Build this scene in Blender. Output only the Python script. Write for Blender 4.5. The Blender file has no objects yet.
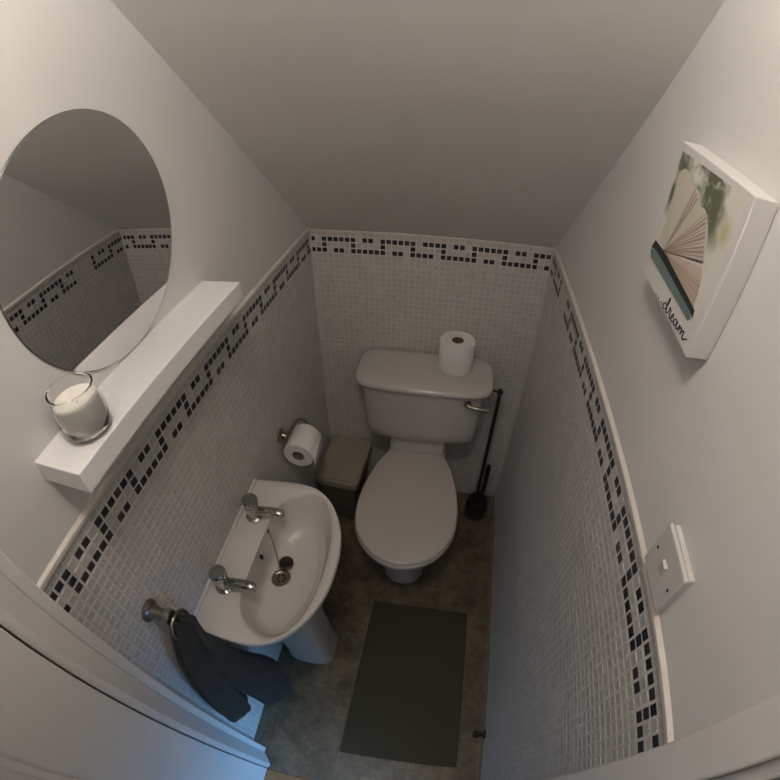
import bpy, bmesh, math, random
from mathutils import Vector, Matrix
random.seed(7)
PI = math.pi
scn = bpy.context.scene
COL = scn.collection

# ------------------------------------------------------------------ helpers
def link(o, parent=None):
    COL.objects.link(o)
    if parent is not None:
        o.parent = parent
        o.matrix_parent_inverse = parent.matrix_world.inverted()
    return o

def thing(name, label, cat, loc=(0, 0, 0), group=None):
    o = bpy.data.objects.new(name, None)
    o.empty_display_size = .02
    o.location = loc
    o.matrix_world = Matrix.Translation(loc)
    COL.objects.link(o)
    o['label'] = label; o['category'] = cat
    if group: o['group'] = group
    return o

def tag(o, label=None, cat=None, group=None, kind=None):
    if label: o['label'] = label
    if cat: o['category'] = cat
    if group: o['group'] = group
    if kind: o['kind'] = kind
    return o

def mesh_obj(name, verts, faces, m, parent=None, smooth=False, bevel=0, subsurf=0, solid=0, seg=3):
    me = bpy.data.meshes.new(name)
    me.from_pydata([tuple(v) for v in verts], [], faces)
    bm = bmesh.new(); bm.from_mesh(me)
    bmesh.ops.remove_doubles(bm, verts=bm.verts, dist=1e-6)
    bmesh.ops.recalc_face_normals(bm, faces=bm.faces)
    bm.to_mesh(me); bm.free()
    me.materials.append(m)
    o = bpy.data.objects.new(name, me)
    if solid:
        s = o.modifiers.new('s', 'SOLIDIFY'); s.thickness = solid; s.offset = 0
    if bevel:
        b = o.modifiers.new('b', 'BEVEL'); b.width = bevel; b.segments = seg; b.limit_method = 'ANGLE'; b.angle_limit = math.radians(40)
    if subsurf:
        s = o.modifiers.new('ss', 'SUBSURF'); s.levels = subsurf; s.render_levels = subsurf
    if smooth or bevel or subsurf:
        for p in me.polygons: p.use_smooth = True
        if not subsurf:
            try: me.set_sharp_from_angle(angle=math.radians(38))
            except Exception: pass
    return link(o, parent)

class MB:
    def __init__(s): s.v = []; s.f = []
    def add(s, v, f):
        n = len(s.v); s.v += [tuple(q) for q in v]; s.f += [tuple(i + n for i in q) for q in f]; return s
    def box(s, x0, x1, y0, y1, z0, z1):
        v = [(x, y, z) for x in (x0, x1) for y in (y0, y1) for z in (z0, z1)]
        return s.add(v, [(0, 1, 3, 2), (4, 6, 7, 5), (0, 4, 5, 1), (2, 3, 7, 6), (0, 2, 6, 4), (1, 5, 7, 3)])
    def rings(s, rings, cap0=True, cap1=True, closed=True):
        n = len(rings[0]); v = [p for r in rings for p in r]; f = []
        for i in range(len(rings) - 1):
            for j in range(n if closed else n - 1):
                k = (j + 1) % n
                f.append((i * n + j, i * n + k, (i + 1) * n + k, (i + 1) * n + j))
        if cap0: f.append(tuple(range(n))[::-1])
        if cap1: f.append(tuple((len(rings) - 1) * n + j for j in range(n)))
        return s.add(v, f)
    def lathe(s, prof, centre=(0, 0, 0), axis='z', n=40, cap0=False, cap1=False):
        cx, cy, cz = centre; R = []
        for r, h in prof:
            ring = []
            for j in range(n):
                a = 2 * PI * j / n; c, d = r * math.cos(a), r * math.sin(a)
                if axis == 'z': ring.append((cx + c, cy + d, cz + h))
                elif axis == 'x': ring.append((cx + h, cy + c, cz + d))
                else: ring.append((cx + d, cy + h, cz + c))
            R.append(ring)
        return s.rings(R, cap0, cap1)
    def tube(s, pts, r, n=12, caps=True):
        pts = [Vector(p) for p in pts]; R = []; prev = None
        for i, p in enumerate(pts):
            t = (pts[min(i + 1, len(pts) - 1)] - pts[max(i - 1, 0)]).normalized()
            if prev is None:
                a = Vector((0, 0, 1)) if abs(t.z) < .9 else Vector((1, 0, 0))
                u = t.cross(a).normalized()
            else:
                u = (prev - t * prev.dot(t)).normalized()
            prev = u; w = t.cross(u)
            rr = r[i] if isinstance(r, (list, tuple)) else r
            R.append([p + u * rr * math.cos(2 * PI * j / n) + w * rr * math.sin(2 * PI * j / n) for j in range(n)])
        return s.rings(R, caps, caps)
    def prism(s, poly, a, b, axis='z'):
        n = len(poly)
        def mk(p, h):
            if axis == 'z': return (p[0], p[1], h)
            if axis == 'x': return (h, p[0], p[1])
            return (p[0], h, p[1])
        return s.add([mk(p, a) for p in poly] + [mk(p, b) for p in poly],
                     [tuple(range(n))[::-1], tuple(range(n, 2 * n))] + [(j, (j + 1) % n, n + (j + 1) % n, n + j) for j in range(n)])
    def build(s, name, m, parent=None, **k): return mesh_obj(name, s.v, s.f, m, parent, **k)

def smoothstep(a, b, x):
    t = max(0, min(1, (x - a) / (b - a))); return t * t * (3 - 2 * t)

def catmull(pts, k=8, closed=True):
    out = []; n = len(pts)
    for i in range(n if closed else n - 1):
        if closed: p = [pts[(i + d) % n] for d in (-1, 0, 1, 2)]
        else: p = [pts[max(0, min(n - 1, i + d))] for d in (-1, 0, 1, 2)]
        for j in range(k):
            t = j / k
            out.append(tuple(.5 * ((2 * b) + (-a + c) * t + (2 * a - 5 * b + 4 * c - d) * t * t + (-a + 3 * b - 3 * c + d) * t ** 3) for a, b, c, d in zip(*p)))
    if not closed: out.append(tuple(pts[-1]))
    return out

def radial(outline, c, n=96):
    """outline resampled by polar angle about c"""
    res = []
    m = len(outline)
    for i in range(n):
        a = 2 * PI * i / n; dx, dy = math.cos(a), math.sin(a); best = 0
        for j in range(m):
            x1, y1 = outline[j][0] - c[0], outline[j][1] - c[1]
            x2, y2 = outline[(j + 1) % m][0] - c[0], outline[(j + 1) % m][1] - c[1]
            ex, ey = x2 - x1, y2 - y1
            den = dx * ey - dy * ex
            if abs(den) < 1e-12: continue
            t = (x1 * ey - y1 * ex) / den; u = (x1 * dy - y1 * dx) / den
            if t > 0 and -1e-6 <= u <= 1 + 1e-6 and t > best: best = t
        res.append((c[0] + dx * best, c[1] + dy * best))
    return res

def rrect(x0, x1, y0, y1, r, n=6):
    pts = []
    for cx, cy, a0 in ((x1 - r, y1 - r, 0), (x0 + r, y1 - r, 90), (x0 + r, y0 + r, 180), (x1 - r, y0 + r, 270)):
        for i in range(n + 1):
            a = math.radians(a0 + 90 * i / n); pts.append((cx + r * math.cos(a), cy + r * math.sin(a)))
    return pts

# ------------------------------------------------------------------ materials
def mat(name, col, rough=.5, metal=0, noise=0, nscale=8, bump=0, bscale=60, trans=0, ior=1.45, coat=0, spec=.5, sheen=0):
    m = bpy.data.materials.new(name); m.use_nodes = True
    nt = m.node_tree; b = nt.nodes['Principled BSDF']
    b.inputs['Base Color'].default_value = (*col, 1); b.inputs['Roughness'].default_value = rough
    b.inputs['Metallic'].default_value = metal; b.inputs['IOR'].default_value = ior
    b.inputs['Transmission Weight'].default_value = trans; b.inputs['Coat Weight'].default_value = coat
    b.inputs['Specular IOR Level'].default_value = spec; b.inputs['Sheen Weight'].default_value = sheen
    tc = nt.nodes.new('ShaderNodeTexCoord')
    if noise:
        n = nt.nodes.new('ShaderNodeTexNoise'); n.inputs['Scale'].default_value = nscale; n.inputs['Detail'].default_value = 5
        nt.links.new(tc.outputs['Object'], n.inputs['Vector'])
        r = nt.nodes.new('ShaderNodeMapRange'); r.inputs[1].default_value = .3; r.inputs[2].default_value = .7
        r.inputs[3].default_value = 1 - noise; r.inputs[4].default_value = 1 + noise * .4
        nt.links.new(n.outputs['Fac'], r.inputs[0])
        mx = nt.nodes.new('ShaderNodeVectorMath'); mx.operation = 'SCALE'; mx.inputs[0].default_value = col
        nt.links.new(r.outputs[0], mx.inputs['Scale']); nt.links.new(mx.outputs[0], b.inputs['Base Color'])
    if bump:
        n = nt.nodes.new('ShaderNodeTexNoise'); n.inputs['Scale'].default_value = bscale; n.inputs['Detail'].default_value = 4
        nt.links.new(tc.outputs['Object'], n.inputs['Vector'])
        bp = nt.nodes.new('ShaderNodeBump'); bp.inputs['Strength'].default_value = bump; bp.inputs['Distance'].default_value = .002
        nt.links.new(n.outputs['Fac'], bp.inputs['Height']); nt.links.new(bp.outputs[0], b.inputs['Normal'])
    return m

M = {}
M['plaster'] = mat('white_emulsion', (.72, .71, .69), .75, noise=.03, nscale=3, bump=.12, bscale=120)
M['ceiling'] = mat('ceiling_emulsion', (.86, .83, .79), .85, noise=.03, nscale=2, bump=.1, bscale=90)
M['gloss'] = mat('white_gloss_paint', (.76, .74, .71), .3, noise=.03, nscale=6)
M['trim'] = mat('white_plastic_trim', (.72, .68, .62), .35, noise=.06, nscale=30)
M['ceramic'] = mat('white_ceramic', (.63, .605, .58), .24, coat=.15)
M['ceramic_toilet'] = mat('white_toilet_ceramic', (.56, .535, .51), .12, coat=.4)
M['seat'] = mat('white_seat_plastic', (.56, .53, .495), .2, coat=.2)
M['chrome'] = mat('chrome', (.50, .49, .46), .2, metal=1)
M['chrome_dull'] = mat('dull_brass_chrome', (.30, .27, .22), .28, metal=1)
M['steel_dark'] = mat('dark_waste_metal', (.32, .27, .23), .3, metal=1)
M['black'] = mat('black_plastic', (.02, .018, .016), .35)
M['brown_plug'] = mat('dark_brown_rubber', (.022, .013, .010), .4)
M['hole'] = mat('dark_cavity', (.012, .010, .009), .8)
M['paper'] = mat('tissue_paper', (.86, .85, .83), .95, noise=.03, nscale=40, bump=.3, bscale=300)
M['card'] = mat('grey_brown_cardboard', (.20, .13, .085), .9)
M['shelf'] = mat('white_laminate', (.86, .85, .85), .4)
M['mirror'] = mat('mirror_silver', (.80, .80, .80), .015, metal=1)
M['mirror_edge'] = mat('mirror_ground_edge', (.12, .13, .12), .3, metal=.5)
M['wax'] = mat('cream_wax', (.93, .90, .84), .5)
M['wick'] = mat('wick', (.70, .66, .58), .9)
M['glass'] = mat('clear_glass', (.98, .985, .97), .01, trans=1, ior=1.45)
M['towel'] = mat('dark_green_grey_terry', (.024, .030, .026), .95, noise=.25, nscale=60, bump=.5, bscale=500, sheen=.05)
M['towel_band'] = mat('towel_pale_hem', (.62, .62, .6), .9)
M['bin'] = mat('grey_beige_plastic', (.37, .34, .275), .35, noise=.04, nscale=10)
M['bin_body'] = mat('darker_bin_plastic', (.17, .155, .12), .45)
M['bathmat'] = mat('dark_olive_mat', (.044, .043, .020), .6, noise=.06, nscale=12)
M['mat_edge'] = mat('mat_edge_highlight', (.16, .155, .12), .12)
M['wood'] = mat('oak_threshold', (.34, .19, .075), .5, noise=.25, nscale=25)
M['switch'] = mat('white_switch_plastic', (.62, .60, .575), .25)
M['canvas'] = mat('white_canvas', (.68, .66, .645), .8, bump=.25, bscale=700)
M['ink'] = mat('charcoal_ink', (.045, .045, .05), .9)
M['teal'] = mat('teal_book_cover', (.15, .205, .185), .8)
M['teal_dark'] = mat('dark_book_spine', (.022, .032, .030), .8)
M['page'] = mat('cream_pages', (.55, .47, .39), .9)
M['page_pale'] = mat('pale_page', (.60, .56, .48), .9)
M['page_line'] = mat('brown_page_edges', (.40, .30, .245), .9)
M['sealant'] = mat('brown_sealant', (.22, .18, .14), .6)
M['hall_floor'] = mat('hall_wood', (.30, .19, .10), .5, noise=.2, nscale=12)
M['hall_wall'] = mat('hall_emulsion', (.72, .70, .67), .8)

def attr_mat(name, ca, cb, rough):
    m = mat(name, ca, rough); nt = m.node_tree; b = nt.nodes['Principled BSDF']
    a = nt.nodes.new('ShaderNodeAttribute'); a.attribute_name = 'tint'
    mx = nt.nodes.new('ShaderNodeMix'); mx.data_type = 'RGBA'
    mx.inputs[6].default_value = (*ca, 1); mx.inputs[7].default_value = (*cb, 1)
    nt.links.new(a.outputs['Fac'], mx.inputs[0]); nt.links.new(mx.outputs[2], b.inputs['Base Color'])
    return m
M['tile'] = attr_mat('pale_mosaic_glaze', (.49, .475, .45), (.58, .555, .52), .28)
M['tile_dark'] = attr_mat('charcoal_mosaic_glaze', (.020, .022, .029), (.055, .052, .055), .25)
M['grout'] = mat('white_grout', (.64, .62, .59), .85, noise=.12, nscale=15)

def floor_mat():
    m = mat('mottled_stone_vinyl', (.2, .17, .13), .38); nt = m.node_tree; b = nt.nodes['Principled BSDF']
    tc = nt.nodes.new('ShaderNodeTexCoord'); L = nt.links.new
    mp = nt.nodes.new('ShaderNodeMapping'); mp.inputs['Location'].default_value = (-.07, .115 - .0, 0)
    L(tc.outputs['Object'], mp.inputs['Vector'])
    br = nt.nodes.new('ShaderNodeTexBrick'); br.offset = 0; br.squash = 1
    br.inputs['Scale'].default_value = 1; br.inputs['Brick Width'].default_value = .24; br.inputs['Row Height'].default_value = .333
    br.inputs['Mortar Size'].default_value = .0022; br.inputs['Mortar Smooth'].default_value = .3
    br.inputs['Color1'].default_value = (.160, .134, .086, 1); br.inputs['Color2'].default_value = (.135, .111, .072, 1)
    br.inputs['Mortar'].default_value = (.19, .158, .115, 1); L(mp.outputs[0], br.inputs['Vector'])
    n1 = nt.nodes.new('ShaderNodeTexNoise'); n1.inputs['Scale'].default_value = 9; n1.inputs['Detail'].default_value = 9; n1.inputs['Roughness'].default_value = .68
    L(tc.outputs['Object'], n1.inputs['Vector'])
    r1 = nt.nodes.new('ShaderNodeMapRange'); r1.inputs[1].default_value = .32; r1.inputs[2].default_value = .7; r1.inputs[3].default_value = .45; r1.inputs[4].default_value = 1.6
    L(n1.outputs['Fac'], r1.inputs[0])
    n2 = nt.nodes.new('ShaderNodeTexNoise'); n2.inputs['Scale'].default_value = 55; n2.inputs['Detail'].default_value = 6
    L(tc.outputs['Object'], n2.inputs['Vector'])
    r2 = nt.nodes.new('ShaderNodeMapRange'); r2.inputs[1].default_value = .3; r2.inputs[2].default_value = .7; r2.inputs[3].default_value = .8; r2.inputs[4].default_value = 1.2
    L(n2.outputs['Fac'], r2.inputs[0])
    mu = nt.nodes.new('ShaderNodeMath'); mu.operation = 'MULTIPLY'; L(r1.outputs[0], mu.inputs[0]); L(r2.outputs[0], mu.inputs[1])
    vm = nt.nodes.new('ShaderNodeVectorMath'); vm.operation = 'SCALE'; L(br.outputs['Color'], vm.inputs[0]); L(mu.outputs[0], vm.inputs['Scale'])
    L(vm.outputs[0], b.inputs['Base Color'])
    bp = nt.nodes.new('ShaderNodeBump'); bp.inputs['Strength'].default_value = .3; bp.inputs['Distance'].default_value = .002
    L(n1.outputs['Fac'], bp.inputs['Height']); L(bp.outputs[0], b.inputs['Normal'])
    return m
M['floor'] = floor_mat()

# ------------------------------------------------------------------ room shell
W = .8033; T = 1.2716; P_ = .02; SL = .857; ZC = 2.35
DF = (ZC - T) / SL
YL = -1.30; YB = -1.37
def struct(o): o['kind'] = 'structure'; return o

sl = lambda d: T + SL * d
prof = [(.1, 0), (.1, T), (0, T), (-DF, ZC), (YB, ZC), (YB, 0)]
wl = struct(MB().prism(prof, -.1, 0, 'x').build('wall_left', M['plaster']))
wr = struct(MB().prism(prof, W, W + .1, 'x').build('wall_right', M['plaster']))
wb = struct(MB().box(0, W, 0, .1, 0, T - .001).build('wall_back', M['plaster']))
fl = struct(MB().box(0, W, YB + .012, 0, -.03, 0).build('floor', M['floor']))
ce = struct(MB().prism([(0, T), (-DF, ZC), (YB, ZC), (YB, ZC + .08), (-DF - .03, ZC + .08), (.1, T + .07), (.1, T)], 0, W, 'x').build('ceiling', M['ceiling']))
wf = struct(MB().box(0, W, -1.36, -1.30, 2.03, ZC).build('wall_front', M['plaster']))

# mosaic tile sheets (each wall's tiling is one mesh: a surface pattern)
TOP = {0, 1, 2, 3, 4, 5, 7, 8}; MID = {0, 5}; BOT = {0, 2, 3, 5, 6, 7, 8, 9}
def is_dark(row, k, phase):
    if phase is None: return False
    q = (k - phase) % 10
    return (row == 1 and q in TOP) or (row == 2 and q in MID) or (row == 3 and q in BOT)

def mosaic(name, parent, k0, k1, pos, phase, lo, hi, to3d, thick=.0014):
    """k range of tile columns, pos(k)=coordinate of column's low edge, clipped to lo..hi"""
    V = []; F = []; mi = []; tint = []
    g = .0017; bv = .0012
    rows = int(T / P_) + 1
    for k in range(k0, k1):
        a0 = pos(k); a1 = a0 + P_
        ja = .0
        for r in range(rows):
            z1 = T - r * P_; z0 = z1 - P_
            A0, A1, Z0, Z1 = max(a0, lo) + g, min(a1, hi) - g, max(z0, 0) + g, z1 - g
            if A1 - A0 < .003 or Z1 - Z0 < .003: continue
            j = lambda: random.uniform(-.0003, .0003)
            A0 += j(); A1 += j(); Z0 += j(); Z1 += j()
            n = len(V)
            tl = random.uniform(-.00025, .00025)
            V += [to3d(A0, Z0, 0), to3d(A1, Z0, 0), to3d(A1, Z1, 0), to3d(A0, Z1, 0),
                  to3d(A0 + bv, Z0 + bv, thick + tl), to3d(A1 - bv, Z0 + bv, thick), to3d(A1 - bv, Z1 - bv, thick - tl), to3d(A0 + bv, Z1 - bv, thick)]
            F += [(n + 4, n + 5, n + 6, n + 7), (n, n + 1, n + 5, n + 4), (n + 1, n + 2, n + 6, n + 5), (n + 2, n + 3, n + 7, n + 6), (n + 3, n, n + 4, n + 7)]
            d = 2 if is_dark(r, k, phase(k)) else 1
            mi += [d] * 5
            t = random.random() ** 1.6
            if d == 1 and random.random() < .05: t = 1.3
            tint += [t] * 8
    # grout bed
    n = len(V)
    V += [to3d(lo, 0, .0006), to3d(hi, 0, .0006), to3d(hi, T, .0006), to3d(lo, T, .0006), to3d(lo, 0, 0), to3d(hi, 0, 0), to3d(hi, T, 0), to3d(lo, T, 0)]
    F += [(n, n + 1, n + 2, n + 3), (n + 4, n + 7, n + 6, n + 5), (n, n + 4, n + 5, n + 1), (n + 1, n + 5, n + 6, n + 2), (n + 2, n + 6, n + 7, n + 3), (n + 3, n + 7, n + 4, n)]
    mi += [0] * 6; tint += [0] * 8
    me = bpy.data.meshes.new(name); me.from_pydata(V, [], F)
    for q in ('grout', 'tile', 'tile_dark'): me.materials.append(M[q])
    me.polygons.foreach_set('material_index', mi)
    at = me.attributes.new('tint', 'FLOAT', 'POINT'); at.data.foreach_set('value', tint)
    bm = bmesh.new(); bm.from_mesh(me)
    bmesh.ops.recalc_face_normals(bm, faces=[f for f in bm.faces])
    bm.to_mesh(me); bm.free()
    return link(bpy.data.objects.new(name, me), parent)

XO, DL, DR = .0397, 61.98, 63.71
mosaic('mosaic_tiling', wb, -3, 40, lambda k: XO + k * P_, lambda k: 0 if k <= 16 else 5, .0, W, lambda a, z, h: (a, -h, z))
mosaic('mosaic_tiling', wl, -6, 63, lambda k: -(DL - k) * P_, lambda k: 5, YL, 0, lambda a, z, h: (h, a, z))
mosaic('mosaic_tiling', wr, -6, 65, lambda k: -(DR - k) * P_, lambda k: 0 if k < 49 else (None if k < 54 else 9), -1.335, 0, lambda a, z, h: (W - h, a, z))

# top trims of the tiling and the corner grout beads
def trim_bar(name, pts2, a, b, axis):
    return struct(MB().prism(pts2, a, b, axis).build(name, M['trim'], bevel=.0015))
tp = lambda s, x: [(x, T - .001), (x + s * .0055, T - .001), (x + s * .0065, T + .004), (x + s * .0065, T + .009), (x, T + .013)]
struct(MB().prism(tp(1, 0), -1.2825, -.004, 'y').build('trim_1', M['trim'], bevel=.001))
struct(MB().prism(tp(-1, W), -1.318, -.004, 'y').build('trim_2', M['trim'], bevel=.001))
struct(MB().box(0, W, -.0065, 0, T - .001, T + .0045).build('trim_3', M['trim'], bevel=.001))
struct(MB().prism([(0, 0), (.007, 0), (0, -.007)], 0, T, 'z').build('trim_4', M['grout']))
struct(MB().prism([(W, 0), (W - .007, 0), (W, -.007)], 0, T, 'z').build('trim_5', M['grout']))
struct(MB().prism([(W, 0), (W - .008, 0), (W, .008)], YL, 0, 'y').build('trim_6', M['sealant']))

# door lining (left and right) and the open door
dl = struct(MB().box(.0, .052, -1.303, -1.2825, 0, 2.03).build('trim_7', M['gloss'], bevel=.003))
MB().prism([(0, -1.3035), (.0555, -1.3035), (.0835, -1.338), (.0835, -1.347), (.078, -1.3535), (0, -1.3545)], 0, 2.03).build('door_stop_bead', M['gloss'], dl, bevel=.003)
dr = struct(MB().box(W - .028, W + .02, -1.367, -1.318, 0, 2.03).build('trim_8', M['gloss'], bevel=.003))
MB().box(W - .004, W + .075, -1.3845, -1.3675, 0, 2.09).build('architrave', M['gloss'], dr, bevel=.004)
struct(MB().box(0, W, -1.40, -1.358, -.012, .004).build('trim_9', M['wood'], bevel=.002))
# open door swung out into the hall
DX = .078
door = struct(MB().box(DX - .038, DX, -2.09, -1.3565, .008, 1.99).build('door_1', M['gloss'], bevel=.002))
f = MB()
for z0, z1 in ((.15, .90), (1.08, 1.88)):
    for y0, y1 in ((-1.98, -1.50),):
        f.box(DX, DX + .006, y0, y0 + .014, z0, z1).box(DX, DX + .006, y1 - .014, y1, z0, z1).box(DX, DX + .006, y0, y1, z0, z0 + .014).box(DX, DX + .006, y0, y1, z1 - .014, z1)
f.build('panel_moulding', M['gloss'], door, bevel=.002)

# the hallway outside the door
HX0, HX1, HY0 = -.5, 1.9, -2.45
struct(MB().box(HX0, HX1, HY0, -1.40, -.03, -.001).build('floor', M['hall_floor']))
struct(MB().box(HX0, HX1, HY0 - .08, HY0, 0, ZC).build('wall_hall_far', M['hall_wall']))
struct(MB().box(HX0 - .08, HX0, HY0, -1.37, 0, ZC).build('wall_hall_left', M['hall_wall']))
struct(MB().box(HX0, -.1, -1.37, -1.30, 0, ZC).build('wall_hall_near', M['hall_wall']))
struct(MB().box(W + .1, HX1, -1.37, -1.30, 0, ZC).box(W + .02, W + .1, -1.3695, -1.366, 0, ZC).build('wall_hall_near', M['hall_wall']))
struct(MB().box(HX0, HX1, HY0, YB, ZC, ZC + .08).build('ceiling', M['ceiling']))
# hall end wall with a low glazed opening
WY0, WY1, WZ0, WZ1 = -2.25, -1.50, .10, 1.15
struct(MB().box(HX1, HX1 + .08, HY0, WY0, 0, ZC).box(HX1, HX1 + .08, WY1, -1.30, 0, ZC).box(HX1, HX1 + .08, WY0, WY1, 0, WZ0).box(HX1, HX1 + .08, WY0, WY1, WZ1, ZC).build('wall_hall_right', M['hall_wall']))
wn = struct(MB().box(HX1 + .03, HX1 + .06, WY0, WY0 + .04, WZ0, WZ1).box(HX1 + .03, HX1 + .06, WY1 - .04, WY1, WZ0, WZ1).box(HX1 + .03, HX1 + .06, WY0, WY1, WZ0, WZ0 + .04).box(HX1 + .03, HX1 + .06, WY0, WY1, WZ1 - .04, WZ1).build('window_1', M['gloss']))

# ------------------------------------------------------------------ ceiling lamp (real lamp of the room, above the frame)
LX, LY, LZ = .41, -1.275, 2.265
lamp = thing('ceiling_light', 'round white ceiling light on a short stem above the doorway', 'light', (LX, LY, 2.345))
MB().lathe([(.0, .004), (.045, .004), (.05, -.008), (.02, -.014), (.018, -.03), (0, -.03)], (LX, LY, 2.345)).build('ceiling_rose', M['switch'], lamp, smooth=True)

def add_light(name, kind, loc, energy, color, **k):
    l = bpy.data.lights.new(name, kind); l.energy = energy; l.color = color
    for a, b in k.items(): setattr(l, a, b)
    o = bpy.data.objects.new(name, l); o.location = loc; COL.objects.link(o); return o
LP = add_light('lamp_bulb', 'POINT', (LX, LY, LZ), 9.6, (1, .91, .835), shadow_soft_size=.06)
wlgt = add_light('window_daylight', 'AREA', (HX1 + .07, (WY0 + WY1) / 2, (WZ0 + WZ1) / 2), 4.8, (.20, .50, 1), shape='RECTANGLE', size=WY1 - WY0, size_y=WZ1 - WZ0, spread=math.radians(50))
wlgt.rotation_euler = Vector((-1.85, .62, -.72)).to_track_quat('-Z', 'Y').to_euler()

hall = add_light('hall_fill', 'AREA', (.55, -1.95, 2.3), 2.2, (1, .85, .70), shape='DISK', size=.3)  # unseen soft fill, added to even out brightness deeper in the room
# ------------------------------------------------------------------ shelf, mirror, candle
sh = tag(MB().box(.0, .086, -1.157, -.663, 1.376, 1.412).build('wall_shelf', M['shelf'], bevel=.0012), 'white floating shelf on the left wall under the round mirror', 'shelf')

mc = (-.905, 1.6005); mr = .1865
mir = thing('round_mirror', 'frameless round mirror standing on the white shelf against the left wall', 'mirror', (.006, mc[0], mc[1] - mr))
MB().lathe([(mr - .0035, .0), (mr, .001), (mr, .0035), (mr - .001, .0045)], (-.0005, mc[0], mc[1]), 'x', 128, cap0=True).build('glass_edge', M['mirror_edge'], mir)
MB().lathe([(mr - .001, .0045), (.12, .0046), (.0005, .0046)], (-.0005, mc[0], mc[1]), 'x', 128, cap1=True).build('mirror_face', M['mirror'], mir)

jx, jy, jz = .051, -1.0845, 1.4125
jar = thing('candle_jar', 'clear glass jar with an unlit cream candle at the near end of the white shelf', 'candle', (jx, jy, jz))
MB().lathe([(0, 0.0000), (0.0239, 0.0000), (0.0294, 0.0030), (0.0336, 0.0120), (0.0354, 0.0280), (0.0350, 0.0450), (0.0327, 0.0584), (0.0317, 0.0682), (0.0327, 0.0723), (0.0317, 0.0736), (0.0299, 0.0723), (0.0294, 0.0666), (0.0308, 0.0568), (0.0327, 0.0450), (0.0331, 0.0280), (0.0308, 0.0140), (0.0258, 0.0070), (0, 0.0056)], (jx, jy, jz), n=64).build('glass_jar', M['glass'], jar, smooth=True)
MB().lathe([(0, 0.0062), (0.0253, .0076), (0.0302, .014), (0.0324, .028), (0.0320, .045), (0.0309, .054), (0.0299, .0535), (0.0184, .0525), (0, 0.0489)], (jx, jy, jz), n=64).build('wax', M['wax'], jar, smooth=True)
MB().tube([(jx, jy, jz + .047), (jx + .001, jy + .001, jz + .0525), (jx + .003, jy - .001, jz + .0535)], .0006, 8).build('wick', M['wick'], jar, smooth=True)

# ------------------------------------------------------------------ canvas picture
CX = W - .030
cu0, cu1, cv0, cv1 = .784, .980, 1.536, 1.739
canvas = thing('canvas_picture', 'small square canvas print of an open book and the word dream on the right wall', 'picture', (W, -(cu0 + cu1) / 2, cv0))
_c, _s, _h = math.cos(math.radians(4.3)), math.sin(math.radians(4.3)), .0978
_cor = [(-(.8747 + a * _c + b * _s), 1.6385 - a * _s + b * _c) for a, b in ((-_h, -_h), (_h, -_h), (_h, _h), (-_h, _h))]
MB().prism(_cor, CX, W - .0005, 'x').build('canvas', M['canvas'], canvas, bevel=.0015)

def print_mat():
    m = mat('blurred_garden_print', (.7, .7, .65), .85); nt = m.node_tree; b = nt.nodes['Principled BSDF']; L = nt.links.new
    tc = nt.nodes.new('ShaderNodeTexCoord'); sp = nt.nodes.new('ShaderNodeSeparateXYZ'); L(tc.outputs['Object'], sp.inputs[0])
    def rng(src, a, b_, lo=0, hi=1):
        r = nt.nodes.new('ShaderNodeMapRange'); r.interpolation_type = 'SMOOTHSTEP'
        for i, v in enumerate((a, b_, lo, hi)): r.inputs[i + 1].default_value = v
        L(src, r.inputs[0]); return r.outputs[0]
    def mul(p, q, op='MULTIPLY'):
        n = nt.nodes.new('ShaderNodeMath'); n.operation = op; n.use_clamp = True; L(p, n.inputs[0]); L(q, n.inputs[1]); return n.outputs[0]
    n1 = nt.nodes.new('ShaderNodeTexNoise'); n1.inputs['Scale'].default_value = 30; n1.inputs['Detail'].default_value = 2; L(tc.outputs['Object'], n1.inputs['Vector'])
    n2 = nt.nodes.new('ShaderNodeTexNoise'); n2.inputs['Scale'].default_value = 55; n2.inputs['Detail'].default_value = 2; L(tc.outputs['Object'], n2.inputs['Vector'])
    blob = rng(n1.outputs['Fac'], .36, .60)
    y, z = sp.outputs['Y'], sp.outputs['Z']
    right = rng(y, -.962, -.905)            # fades out towards the near side
    low = rng(z, 1.635, 1.675)              # fades out towards the bottom
    g = mul(mul(blob, right), low)
    # leafy dark streak
    ys = rng(y, -.925, -.90); ys2 = rng(y, -.855, -.885); zs = rng(z, 1.655, 1.68)
    streak = mul(mul(ys, ys2), zs)
    g2 = mul(mul(g, streak, 'ADD'), rng(n2.outputs['Fac'], .25, .5), 'MULTIPLY')
    mx = nt.nodes.new('ShaderNodeMix'); mx.data_type = 'RGBA'; mx.inputs[6].default_value = (.70, .68, .62, 1); mx.inputs[7].default_value = (.33, .36, .25, 1); L(g, mx.inputs[0])
    m2 = nt.nodes.new('ShaderNodeMix'); m2.data_type = 'RGBA'; m2.inputs[7].default_value = (.12, .135, .085, 1); L(g2, m2.inputs[0]); L(mx.outputs[2], m2.inputs[6])
    # yellow-green tint near lower right
    yel = mul(mul(rng(y, -.965, -.945), rng(y, -.925, -.945)), mul(rng(z, 1.655, 1.675), rng(z, 1.70, 1.68)))
    m3 = nt.nodes.new('ShaderNodeMix'); m3.data_type = 'RGBA'; m3.inputs[7].default_value = (.50, .50, .28, 1); L(yel, m3.inputs[0]); L(m2.outputs[2], m3.inputs[6])
    L(m3.outputs[2], b.inputs['Base Color'])
    return m
def flat(name, poly, m, h):
    x = CX - h
    n = len(poly)
    v = [(x, -u, w) for u, w in poly] + [(x + .0001, -u, w) for u, w in poly]
    return mesh_obj(name, v, [tuple(range(n)), tuple(range(n, 2 * n))[::-1]] + [(j, n + j, n + (j + 1) % n, (j + 1) % n) for j in range(n)], m, canvas)
pq = flat('printed_photo', [(.779, 1.600), (.793, 1.731), (.966, 1.7215), (.956, 1.580), (.932, 1.567), (.79, 1.58)], print_mat(), .0003)
O = (.817, 1.601)
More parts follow.
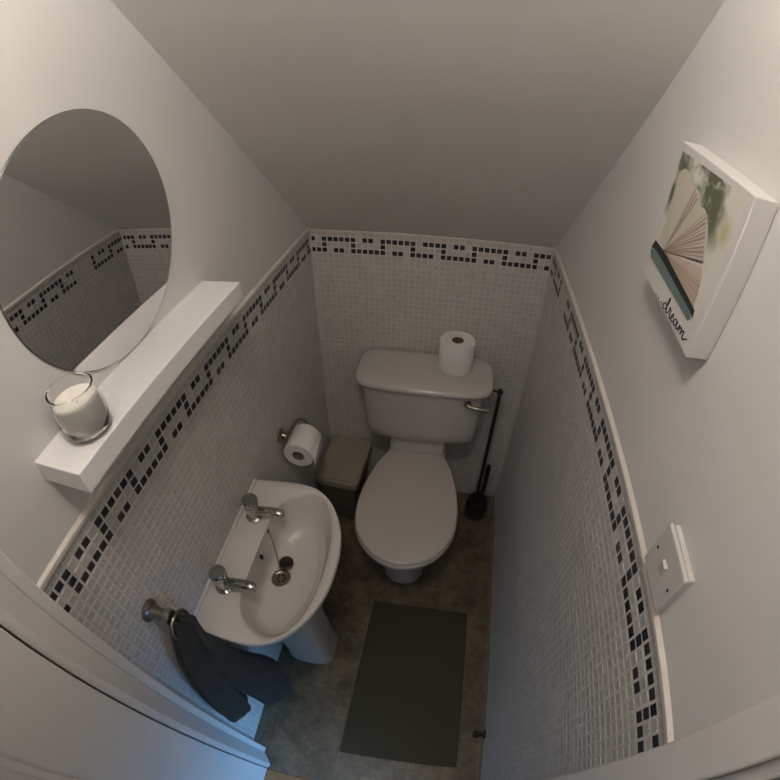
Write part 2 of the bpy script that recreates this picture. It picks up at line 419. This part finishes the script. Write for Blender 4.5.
arc = catmull([(.800, 1.703), (.812, 1.712), (.828, 1.711), (.850, 1.700), (.866, 1.697), (.874, 1.684), (.893, 1.684), (.912, 1.667), (.921, 1.650), (.925, 1.634)], 5, closed=False)
flat('open_pages', [(.795, 1.606)] + arc + [O], M['page_pale'], .0006)
arc2 = [(.934, 1.616), (.938, 1.600), (.940, 1.585)]
flat('open_pages', [O, (.925, 1.628)] + arc2 + [(.82, 1.594)], M['page'], .0006)
pl = MB()
def wedge(p, q, w0, w1):
    dx, dy = q[0] - p[0], q[1] - p[1]; L_ = math.hypot(dx, dy); nx, ny = -dy / L_, dx / L_
    poly = [(p[0] - nx * w0, p[1] - ny * w0), (q[0] - nx * w1, q[1] - ny * w1), (q[0] + nx * w1, q[1] + ny * w1), (p[0] + nx * w0, p[1] + ny * w0)]
    pl.add([(CX - .0009, -u, w) for u, w in poly], [(0, 1, 2, 3)])
for tx in ((.856, 1.697), (.862, 1.694), (.867, 1.690)): wedge(O, tx, .0003, .0018)
for i in range(11):
    a = i / 10; wedge(O, (.897 + .027 * a, 1.682 - .048 * a), .0002, .0007 + .0006 * (i % 3))
wedge(O, (.800, 1.702), .0003, .0004); wedge(O, (.926, 1.634), .0003, .0008)
for i in range(7):
    a = i / 6; wedge(O, (.935 + .004 * a, 1.613 - .026 * a), .0002, .0005 + .0004 * (i % 2))
wedge((.822, 1.596), (.941, 1.585), .0006, .0011)
pl.build('page_edges', M['page_line'], canvas)
flat('book_cover', [(.784, 1.578), (.776, 1.588), (.794, 1.594), (.889, 1.583), (.935, 1.5785), (.944, 1.5725), (.938, 1.5665), (.868, 1.571)], M['teal'], .0008)
flat('book_spine', [(.777, 1.590), (.784, 1.604), (.818, 1.6025), (.903, 1.590), (.945, 1.584), (.947, 1.5745), (.935, 1.578), (.889, 1.5825), (.794, 1.5935)], M['teal_dark'], .0010)
# handwritten word
def stroke(b, pts, w=.00085):
    pts = catmull(pts, 6, closed=False)
    b.tube([(CX - .0006, -u, v) for u, v in pts], w, 6)
wb_ = MB()
B = 1.5445; X = .0085
for u in (.837, .848, .859): stroke(wb_, [(u, B + .002), (u + .001, B + .0028), (u + .0016, B + .002)])
u = .867
stroke(wb_, [(u + .011, B + .007), (u + .006, B + X), (u, B + .004), (u + .004, B), (u + .011, B + .004), (u + .014, B + .012), (u + .0145, B + .018), (u + .012, B + .018), (u + .0125, B + .006), (u + .015, B), (u + .020, B + .003),
    (u + .022, B + .009), (u + .022, B + .0105), (u + .026, B + .0085), (u + .0255, B + .003), (u + .029, B), (u + .033, B + .003), (u + .037, B + .0065), (u + .035, B + .009), (u + .032, B + .005), (u + .034, B), (u + .040, B + .001)])
u2 = u + .040
stroke(wb_, [(u2, B + .001), (u2 + .003, B + .003)])
stroke(wb_, [(u2 + .011, B + .007), (u2 + .006, B + X), (u2 + .001, B + .004), (u2 + .005, B), (u2 + .010, B + .004), (u2 + .012, B + X), (u2 + .0115, B + .002), (u2 + .014, B), (u2 + .018, B + .004),
    (u2 + .020, B + .009), (u2 + .0205, B + .001), (u2 + .021, B + .004), (u2 + .025, B + X), (u2 + .027, B + .006), (u2 + .027, B + .001), (u2 + .028, B + .004), (u2 + .032, B + X), (u2 + .034, B + .006), (u2 + .034, B + .001), (u2 + .037, B), (u2 + .041, B + .003), (u2 + .046, B + .006)])
wb_.build('handwritten_word', M['ink'], canvas, smooth=True)

# ------------------------------------------------------------------ light switch
sx = W - .0145
sw = thing('light_switch', 'square white light switch with one small rocker on the right wall above the tile border', 'switch', (W, -1.118, 1.338))
sy0, sy1, sz0, sz1 = -1.1575, -1.0785, 1.299, 1.3775
MB().box(W - .0075, W, sy0 + .0015, sy1 - .0015, sz0 + .0015, sz1 - .0015).build('back_box', M['switch'], sw, bevel=.001)
MB().box(sx, W - .0085, sy0, sy1, sz0, sz1).build('face_plate', M['switch'], sw, bevel=.002)
MB().prism([(sx - .0035, 1.3465), (sx + .001, 1.3485), (sx + .001, 1.3275), (sx - .0008, 1.329)], -1.1245, -1.1115, 'y').build('rocker', M['switch'], sw, bevel=.0006)
for y in (-1.0885, -1.148):
    MB().lathe([(0, -.0004), (.0022, -.0004), (.0025, .001)], (sx - .0001, y, 1.338), 'x', 16).build('screw', M['hole'], sw)

# ------------------------------------------------------------------ wash basin
BZ = .805
yc = -.893
outer_h = [(.0, .214), (.012, .217), (.07, .2245), (.13, .2280), (.175, .2215), (.215, .200), (.250, .163), (.279, .108), (.293, .05), (.296, 0)]
outl = [(x, yc + h) for x, h in outer_h] + [(x, yc - h - .012 * (1 - .6 * x / .29)) for x, h in outer_h[-2::-1]]
oc = []
seg = catmull(outl, 6, closed=False)
seg = [(max(0, a), b) for a, b in seg]
inner_h = [(.087, 0), (.0875, .07), (.0885, .105), (.093, .132), (.106, .160), (.128, .182), (.160, .198), (.190, .199), (.220, .180), (.243, .145), (.258, .10), (.266, .05), (.268, 0)]
inn = catmull([(x, yc + h) for x, h in inner_h] + [(x, yc - h - .008 * (h / .2)) for x, h in inner_h[-2:0:-1]], 6)
bc = (.165, yc); N = 128
Oo = radial(seg, bc, N); Ii = radial(inn, bc, N)
drain = (.132, -.900)
basin = thing('wash_basin', 'small white pedestal wash basin with two chrome taps on the left wall', 'basin', (0, yc, 0))
R = []
def ring(pts, z): return [(p[0], p[1], z) for p in pts]
def lerp(A, B_, t): return [(a[0] + (b[0] - a[0]) * t, a[1] + (b[1] - a[1]) * t) for a, b in zip(A, B_)]
def scl(A, c, kx, ky, minx=.0): return [(max(minx, c[0] + (a[0] - c[0]) * kx), c[1] + (a[1] - c[1]) * ky) for a in A]
# underside up to rim
R.append(ring(scl(Oo, (.06, yc), .42, .42), .62))
R.append(ring(scl(Oo, (.05, yc), .58, .60), .66))
R.append(ring(scl(Oo, (.04, yc), .80, .83), .715))
R.append(ring(scl(Oo, (.02, yc), .93, .95), .750))
R.append(ring(scl(Oo, (.0, yc), .972, .982), .772))
R.append(ring(scl(Oo, (.0, yc), .992, .995), .785))
R.append(ring(Oo, .795)); R.append(ring(scl(Oo, (.0, yc), .997, .998), .801))
R.append(ring(lerp(Oo, Ii, .12), .8045)); R.append(ring(lerp(Oo, Ii, .35), .8045)); R.append(ring(lerp(Oo, Ii, .85), .8015)); R.append(ring(Ii, .798))
dr_ = [(drain[0] + .026 * math.cos(2 * PI * i / N), drain[1] + .026 * math.sin(2 * PI * i / N)) for i in range(N)]
for s_, z in ((.97, .790), (.93, .772), (.88, .752), (.83, .731), (.77, .712), (.68, .699), (.55, .690), (.40, .685), (.2, .681), (.0, .679)):
    R.append(ring(lerp(dr_, Ii, s_), z))
MB().rings(R, cap0=True, cap1=True).build('bowl', M['ceramic'], basin, smooth=True)
# raised lip where the basin meets the wall
MB().box(.0005, .009, yc - .215, yc + .213, .800, .8105).build('back_lip', M['ceramic'], basin, bevel=.003)
# pedestal
ped = []
for z, hx, hy, cx in ((0, .092, .078, .120), (.018, .092, .078, .120), (.035, .089, .073, .119), (.2, .087, .069, .115), (.4, .086, .068, .110), (.55, .090, .078, .108), (.63, .10, .10, .105), (.67, .105, .115, .105)):
    rr = []
    for i in range(48):
        a = 2 * PI * i / 48; c, s_ = math.cos(a), math.sin(a)
        rr.append((cx + hx * math.copysign(abs(c) ** .6, c), -.854 + (z / .67) * (yc + .854) + hy * math.copysign(abs(s_) ** .6, s_), z))
    ped.append(rr)
MB().rings(ped).build('pedestal', M['ceramic'], basin, smooth=True)
# overflow
ovr = []
for h in (-.0015, .0035):
    ovr.append([(.0925 + h, yc + .0038 * math.cos(2 * PI * j / 20), .770 + .011 * math.sin(2 * PI * j / 20)) for j in range(20)])
MB().rings(ovr).build('overflow_hole', M['hole'], basin)
# waste
wst = MB().lathe([(.0265, .000), (.0265, .0022), (.023, .0035), (.0175, .002), (.0165, .0008), (0, .0008)], (drain[0], drain[1], .6785), n=40).build('waste_flange', M['steel_dark'], basin, smooth=True)
slots = MB()
for i in range(6):
    a = 2 * PI * i / 6 + .3
    slots.lathe([(0, 0), (.0032, 0), (.0032, -.001)], (drain[0] + .0095 * math.cos(a), drain[1] + .0095 * math.sin(a), .6800), n=14)
slots.build('drain_slots', M['hole'], wst)
# taps
def tap(y, ang):
    c = .046; z = .8035
    t = MB().lathe([(0, 0), (.0225, 0), (.0225, .004), (.0165, .008), (.016, .03), (.0175, .042), (.0185, .046), (.0185, .050), (.014, .052)], (c, y, z), n=32, cap1=True).build('tap', M['chrome'], basin, smooth=True)
    dx, dy = math.cos(ang), math.sin(ang)
    sp = []
    for s_, h, wy, wz in ((.008, .026, .013, .014), (.030, .034, .0125, .011), (.055, .040, .0120, .009), (.072, .041, .0115, .008), (.084, .040, .011, .0075), (.089, .039, .0065, .005)):
        px, py = c + dx * s_, y + dy * s_
        sp.append([(px + -dy * wy * math.cos(a), py + dx * wy * math.cos(a), z + h + wz * math.sin(a)) for a in [2 * PI * i / 20 for i in range(20)]])
    MB().rings(sp).lathe([(0, .024), (.0065, .024), (.0065, .038)], (c + dx * .083, y + dy * .083, z), n=16).build('spout', M['chrome'], t, smooth=True)
    hx, hy = c + .010, y - .002
    MB().lathe([(.0125, .049), (.0155, .055), (.0195, .060), (.0205, .070), (.0205, .078), (.018, .0815), (.0155, .0815), (.0148, .0805), (0, .0812)], (hx - .006, hy, z), n=32, cap0=True).build('tap_head', M['chrome'], t, smooth=True)
tap(-.797, math.radians(0)); tap(-1.006, math.radians(0))
# plug on its wire stay
plug = MB().lathe([(0, 0), (.017, 0), (.0195, .004), (.0195, .010), (.016, .012), (.010, .0105), (0, .0105)], (.136, -.858, .6855), n=32).build('plug', M['brown_plug'], basin, smooth=True)
MB().tube([(.089, -.822, .780), (.094, -.826, .775), (.104, -.840, .752), (.114, -.857, .727), (.124, -.876, .700), (.127, -.882, .690)], .0016, 8).build('chain_stay', M['steel_dark'], basin, smooth=True)
MB().lathe([(0, .003), (.0045, .0025), (.006, 0), (.0045, -.003), (0, -.003)], (.0885, -.821, .782), 'x', 16).build('chain_fixing', M['brown_plug'], basin, smooth=True)

# ------------------------------------------------------------------ toilet
TX = .414
wc = thing('toilet', 'white close coupled toilet with closed lid against the back wall', 'toilet', (TX, -.35, 0))
egg = [(-.160, .112), (-.185, .124), (-.225, .143), (-.28, .160), (-.345, .176), (-.41, .184), (-.46, .185), (-.52, .178), (-.575, .157), (-.62, .124), (-.652, .080), (-.668, .040), (-.673, 0)]
def egg_out(k=1.0, dy=0, N_=None, xs=1.0):
    pts = [(TX + h * k * xs, -.42 + (y + .42) * k + dy) for y, h in egg] + [(TX - h * k * xs, -.42 + (y + .42) * k + dy) for y, h in egg[-2::-1]]
    return catmull(pts, 5, closed=False)
# pan: exterior lofted from the foot to the rim
rim = radial(egg_out(.975) + [], (TX, -.42), 72)
foot = radial(catmull([(TX + .085, -.08), (TX + .088, -.2), (TX + .092, -.35), (TX + .085, -.46), (TX + .05, -.515), (TX, -.528), (TX - .05, -.515), (TX - .085, -.46), (TX - .092, -.35), (TX - .088, -.2), (TX - .085, -.08), (TX, -.075)], 6), (TX, -.36), 72)
def mix(A, B_, t, z): return [(a[0] + (b[0] - a[0]) * t, a[1] + (b[1] - a[1]) * t, z) for a, b in zip(A, B_)]
R = [mix(foot, rim, 0, 0), mix(foot, rim, 0, .012), mix(foot, rim, -.04, .05), mix(foot, rim, -.02, .12), mix(foot, rim, .12, .19), mix(foot, rim, .38, .25), mix(foot, rim, .68, .31), mix(foot, rim, .90, .355), mix(foot, rim, 1.0, .385), mix(foot, rim, 1.0, .398), mix(foot, rim, .97, .402)]
pan = MB().rings(R)
pan.build('pan', M['ceramic_toilet'], wc, smooth=True)
# rear platform carrying the cistern
bp = MB()
Rr = []
for z, hx, y0, y1 in ((.20, .075, -.20, -.02), (.30, .10, -.215, -.02), (.36, .113, -.22, -.02), (.405, .118, -.225, -.02), (.412, .116, -.222, -.022)):
    Rr.append([(a, b, z) for a, b in rrect(TX - hx, TX + hx, y0, y1, .02)])
bp.rings(Rr); bp.build('rear_platform', M['ceramic_toilet'], wc, smooth=True)
Rr = [[(a, b, z) for a, b in rrect(TX - hx, TX + hx, -.165, -.03, .02)] for z, hx in ((.41, .114), (.50, .112), (.545, .12))]
MB().rings(Rr).build('cistern_neck', M['ceramic_toilet'], wc, smooth=True)
# seat ring and lid
def slab(outline, c, z0, z1, rnd, dome=0, n=96):
    o = radial(outline, c, n); Rr = []
    Rr.append([(c[0] + (a - c[0]) * .98, c[1] + (b - c[1]) * .98, z0) for a, b in o])
    Rr.append([(a, b, z0 + rnd * .5) for a, b in o])
    for i in range(0, 5):
        t = i / 4 * PI / 2; k = 1 - (1 - math.cos(t)) * rnd / .2
        Rr.append([(c[0] + (a - c[0]) * k, c[1] + (b - c[1]) * k, z1 - rnd + rnd * math.sin(t)) for a, b in o])
    k0 = 1 - rnd / .2
    for q in (.8, .6, .4, .2, .03):
        Rr.append([(c[0] + (a - c[0]) * k0 * q, c[1] + (b - c[1]) * k0 * q, z1 + dome * (1 - q * q)) for a, b in o])
    return MB().rings(Rr)
slab(egg_out(1.0), (TX, -.42), .404, .421, .006).build('seat', M['seat'], wc, smooth=True)
slab(egg_out(.99, 0), (TX, -.42), .4225, .441, .009, .004).build('seat_lid', M['seat'], wc, smooth=True)
MB().box(TX - .114, TX + .114, -.176, -.132, .410, .438).build('hinge_bar', M['seat'], wc, bevel=.006)
# cistern
Rr = []
def cist(hx, yb, yf, r, bow, z):
    pts = rrect(TX + .008 - hx, TX + .008 + hx, yf, yb, r, 8)
    out = []
    for a, b in pts:
        k = max(0, 1 - ((a - TX - .008) / hx) ** 2)
        out.append((a, b - (bow * k if b < (yb + yf) / 2 else 0), z))
    return out
def dense(pts):
    out = []
    n = len(pts)
    for i in range(n):
        a, b = Vector(pts[i]), Vector(pts[(i + 1) % n]); m_ = max(1, int((b - a).length / .02))
        for j in range(m_): out.append(tuple(a + (b - a) * j / m_))
    return out
def bowed(hx, yb, yf, r, bow, z, n=120):
    o = [(p[0], p[1]) for p in dense([(a, b, 0) for a, b in rrect(-hx, hx, yf, yb, r, 8)])]
    o = radial(o, (0, (yb + yf) / 2), n); out = []
    for a, b in o:
        k = max(0, 1 - (a / hx) ** 2); f_ = max(0, min(1, (yb - b) / (yb - yf)))
        out.append((TX + .008 + a, b - bow * k * f_, z))
    return out
for hx, yf, r, bow, z in ((.182, -.152, .05, .008, .525), (.204, -.174, .05, .012, .530), (.211, -.183, .045, .014, .543), (.213, -.187, .04, .016, .59), (.216, -.192, .035, .018, .70), (.219, -.197, .033, .02, .785), (.219, -.197, .033, .02, .792)):
    Rr.append(bowed(hx, -.012, yf, r, bow, z))
MB().rings(Rr).build('cistern', M['ceramic_toilet'], wc, smooth=True)
Rr = []
for hx, yb, yf, z in ((.232, -.012, -.203, .7925), (.241, -.008, -.212, .796), (.2445, -.006, -.216, .803), (.244, -.006, -.2155, .811), (.240, -.008, -.211, .8175), (.233, -.012, -.204, .8210), (.20, -.03, -.18, .8225), (.1, -.07, -.13, .823)):
    Rr.append(bowed(hx, yb, yf, .058 if hx > .21 else .03, .018, z))
MB().rings(Rr).build('cistern_lid', M['ceramic_toilet'], wc, smooth=True)
# flush lever
lv = MB().lathe([(.013, 0), (.013, -.006), (.010, -.012), (0, -.013)], (.583, -.2035, .762), 'y', 24).build('flush_lever', M['chrome_dull'], wc, smooth=True)
MB().tube([(.583, -.217, .762), (.60, -.224, .762), (.625, -.226, .760), (.655, -.224, .757)], [.0075, .0075, .0082, .009], 12).build('lever_arm', M['chrome_dull'], lv, smooth=True)

# ------------------------------------------------------------------ toilet rolls
def roll_profile(r, h, core):
    return [(core, 0), (r - .002, 0), (r, .003), (r, h - .003), (r - .002, h), (core, h)]
rx, ry, rz = .525, -.079, .8235
roll1 = thing('toilet_roll', 'full white toilet roll standing upright on the cistern lid', 'toilet roll', (rx, ry, rz))
MB().lathe(roll_profile(.0625, .112, .021), (rx, ry, rz), n=56).build('paper', M['paper'], roll1, smooth=True)
MB().lathe([(.021, .001), (.021, .111), (.0195, .111), (.0195, .001), (.021, .001)], (rx, ry, rz), n=40).build('cardboard_core', M['card'], roll1, smooth=True)

hx_, hz_ = .0635, .722
roll2 = thing('toilet_roll', 'white toilet roll hanging on the wall holder above the bin', 'toilet roll', (hx_, -.45, hz_))
MB().lathe(roll_profile(.050, .100, .020), (hx_, -.502, hz_), 'y', 56).build('paper', M['paper'], roll2, smooth=True)
MB().lathe([(.020, .001), (.020, .099), (.0185, .099), (.0185, .001), (.020, .001)], (hx_, -.502, hz_), 'y', 40).build('cardboard_core', M['card'], roll2, smooth=True)
sheet = []
for y in (-.5015, -.4025):
    sheet.append([(hx_ + .0503, y, hz_ + .01), (hx_ + .0512, y, hz_ - .01), (hx_ + .0505, y, hz_ - .025), (hx_ + .047, y, hz_ - .045), (hx_ + .041, y + (.012 if y < -.45 else 0), hz_ - .070)])
MB().rings(sheet, False, False, closed=False).build('loose_sheet', M['paper'], roll2, smooth=True, solid=.0006)

hd = thing('toilet_roll_holder', 'dark metal toilet roll holder fixed to the tiled left wall', 'toilet roll holder', (0, -.475, .78))
MB().lathe([(.0, 0), (.024, .0), (.024, .004), (.019, .008), (.012, .010), (.009, .022), (0, .024)], (.002, -.475, .779), 'x', 32).build('wall_plate', M['chrome_dull'], hd, smooth=True)
MB().tube([(.02, -.475, .779), (.026, -.468, .780), (.030, -.455, .780), (.032, -.42, .780), (.036, -.396, .779), (.045, -.388, .775), (.060, -.386, .765), (.065, -.386, .752), (.064, -.3865, .742), (.0635, -.389, .7365), (.0635, -.396, .7357), (.0635, -.44, .7357), (.0635, -.495, .7357)], .0048, 12).build('bent_bar', M['chrome_dull'], hd, smooth=True)

# ------------------------------------------------------------------ bin
bn = thing('waste_bin', 'small beige lidded plastic bin on the floor between toilet and basin', 'bin', (.09, -.14, 0))
def rb(x0, x1, y0, y1, r, z): return [(a, b, z) for a, b in rrect(x0, x1, y0, y1, r, 6)]
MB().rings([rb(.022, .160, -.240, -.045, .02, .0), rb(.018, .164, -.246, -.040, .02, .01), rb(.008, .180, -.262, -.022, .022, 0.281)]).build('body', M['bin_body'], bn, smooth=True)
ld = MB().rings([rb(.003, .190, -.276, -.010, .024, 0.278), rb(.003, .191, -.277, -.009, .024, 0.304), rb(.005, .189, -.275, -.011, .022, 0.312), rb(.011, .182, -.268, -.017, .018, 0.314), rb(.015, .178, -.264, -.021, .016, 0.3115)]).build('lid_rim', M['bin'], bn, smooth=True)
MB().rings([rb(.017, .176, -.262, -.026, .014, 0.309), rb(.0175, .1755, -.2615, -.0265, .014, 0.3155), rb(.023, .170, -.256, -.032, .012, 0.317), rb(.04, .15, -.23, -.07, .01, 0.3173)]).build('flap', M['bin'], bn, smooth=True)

bn.rotation_euler = (0, 0, math.radians(-3)); bn.location.x += .003

# ------------------------------------------------------------------ toilet brush
bx, by = .709, -.112
br_ = thing('toilet_brush', 'black toilet brush in a round pot beside a tall thin pole right of the toilet', 'toilet brush', (bx, by, 0))
MB().lathe([(0, 0), (.050, 0), (.052, .004), (.053, .05), (.049, .09), (.044, .105), (.034, .108), (.030, .100), (0, .098)], (bx, by, 0), n=40).build('pot', M['black'], br_, smooth=True)
MB().tube([(bx + .012, by - .0, .10), (bx + .0125, by, .2), (bx + .012, by + .002, .330), (bx + .012, by + .002, .345)], [.0085, .0090, .0105, .008], 14).build('brush_handle', M['black'], br_, smooth=True)
MB().tube([(bx - .012, by - .004, .09), (bx - .011, by - .004, .4), (bx - .010, by, .745)], .0072, 14).build('pole', M['black'], br_, smooth=True)
MB().lathe([(0, -.012), (.008, -.010), (.012, -.002), (.012, .006), (.007, .013), (0, .014)], (bx - .010, by, .752), n=24).tube([(bx - .010, by, .752), (bx - .03, by - .0, .757), (bx - .036, by - .0, .757)], .004, 10).build('pole_top_hook', M['black'], br_, smooth=True)

# ------------------------------------------------------------------ towel ring and towel
tr = thing('towel_ring', 'aged chrome towel ring on the left wall near the door frame', 'towel ring', (0, -1.168, .993))
MB().lathe([(0, 0), (.023, 0), (.0235, .005), (.020, .009), (.014, .012), (.0125, .030), (.0125, .042), (0, .044)], (.002, -1.168, .993), 'x', 32).build('wall_mount', M['chrome_dull'], tr, smooth=True)
MB().lathe([(0, .040), (.0155, .040), (.0165, .046), (.0155, .052), (0, .052)], (.002, -1.168, .993), 'x', 28).build('collar', M['chrome'], tr, smooth=True)
rc = Vector((.060, -1.168, .993)); ringpts = []
for i in range(41):
    a = 2 * PI * i / 40
    v = Vector((0, math.sin(a) * .027, -.027 + math.cos(a) * .027))
    v = Matrix.Rotation(math.radians(-10), 3, 'Y') @ v
    ringpts.append(rc + v)
MB().tube(ringpts, .0042, 10, caps=False).build('ring', M['chrome_dull'], tr, smooth=True)

tw = thing('hand_towel', 'dark green grey hand towel hanging in two folds from the towel ring', 'towel', (.09, -1.165, .47))
def lobe(cent, name, folds, ph):
    R_ = []
    pts = catmull(cent, 7, closed=False)
    for i, (x, y, z, hx, hy, tw_) in enumerate(pts):
        rr = []
        t = i / (len(pts) - 1)
        for j in range(72):
            a = 2 * PI * j / 72
            k = 1 + (.16 * math.sin(folds * a + ph + 1.5 * t) + .07 * math.sin((folds + 4) * a + ph * 2)) * (1 - .55 * t)
            c, s_ = hx * k * math.cos(a), hy * k * math.sin(a)
            rr.append((x + c * math.cos(tw_) - s_ * math.sin(tw_), y + c * math.sin(tw_) + s_ * math.cos(tw_), z))
        R_.append(rr)
    return MB().rings(R_).build(name, M['towel'], tw, smooth=True)
l1 = lobe([(.062, -1.171, .990, .010, .008, 0), (.063, -1.174, .965, .020, .016, 0), (.062, -1.184, .92, .026, .024, 0), (.060, -1.200, .84, .031, .034, 0), (.058, -1.213, .70, .038, .042, 0), (.060, -1.222, .58, .043, .044, 0), (.062, -1.225, .505, .042, .044, 0), (.062, -1.225, .475, .030, .034, 0), (.062, -1.225, .466, .008, .010, 0)], 'rear_fold', 5, .4)
l2 = lobe([(.070, -1.164, .990, .009, .008, 0), (.074, -1.158, .965, .017, .014, 0), (.069, -1.166, .92, .021, .020, 0), (.070, -1.172, .84, .026, .026, .2), (.085, -1.163, .70, .040, .040, .3), (.112, -1.141, .56, .052, .054, .3), (.124, -1.130, .44, .054, .058, .3), (.126, -1.128, .40, .042, .046, .3), (.126, -1.128, .388, .010, .011, .3)], 'front_fold', 5, 2.2)
hem = []
for i in range(13):
    a = -.3 - 1.5 * i / 12
    hem.append((.062 + .041 * math.cos(a), -1.225 + .043 * math.sin(a), .490 + .003 * math.sin(i)))
MB().tube(hem, .0022, 8).build('hem_edge', M['towel_band'], tw, smooth=True)

# ------------------------------------------------------------------ bath mat and door stop
mt = thing('bath_mat', 'dark olive rectangular bath mat on the floor in front of the toilet', 'bath mat', (.51, -.93, 0))
mo = [(.318, -.629), (.702, -.627), (.714, -1.229), (.309, -1.235)]
MB().prism(mo, .0008, .0095).build('mat_body', M['bathmat'], mt, bevel=.003)
MB().prism([(.3145, -.629), (.318, -.629), (.309, -1.235), (.3055, -1.235)], .0008, .0085).build('edge_highlight', M['mat_edge'], mt, bevel=.0015)  # paler strip puts the glossy left edge's highlight into colour

ds = thing('door_stop', 'small black rubber door stop low on the right wall', 'door stop', (W, -1.10, .02))
MB().lathe([(0, 0), (.017, 0), (.017, -.005), (.007, -.007), (.007, -.024), (.013, -.026), (.013, -.040), (0, -.042)], (W - .0020, -1.104, .024), 'x', 24).build('rubber_stop', M['black'], ds, smooth=True)

# ------------------------------------------------------------------ world, camera, colour
w = bpy.data.worlds.new('world'); scn.world = w; w.use_nodes = True
bg = w.node_tree.nodes['Background']; bg.inputs[0].default_value = (.55, .68, .9, 1); bg.inputs[1].default_value = .05

cam = bpy.data.cameras.new('camera'); co = bpy.data.objects.new('camera', cam); COL.objects.link(co)
cam.type = 'PANO'; cam.sensor_fit = 'HORIZONTAL'; cam.sensor_width = 32; cam.sensor_height = 32
cam.clip_start = .01
cc = cam.cycles if hasattr(cam, 'cycles') else cam
K = (0.05332110114134325, 0.00025580191306369285, -4.25285829637941e-05, 1.1927466970641832e-06)
for tgt in (cam, getattr(cam, 'cycles', None)):
    if tgt is None or not hasattr(tgt, 'panorama_type'): continue
    tgt.panorama_type = 'FISHEYE_LENS_POLYNOMIAL'
    tgt.fisheye_polynomial_k0 = 0
    for i, k in enumerate(K): setattr(tgt, 'fisheye_polynomial_k%d' % (i + 1), -k)
    tgt.fisheye_fov = PI
rv = Vector((0.17080401037981088, 0.009678518497454469, 0.165606187919344))
Rm = Matrix.Rotation(rv.length, 3, rv.normalized()) @ Matrix.Rotation(math.radians(40), 3, 'X')
co.matrix_world = Matrix.Translation((0.5030509899207404, -1.3866597236645761, 1.7977993121180476)) @ Rm.to_4x4()
scn.camera = co
vs = scn.view_settings
vs.view_transform = 'Standard'; vs.look = 'None'; vs.gamma = 1; vs.use_curve_mapping = False; vs.exposure = 0
try:
    scn.cycles.use_denoising = True
    scn.cycles.max_bounces = 8; scn.cycles.caustics_reflective = False
except Exception: pass
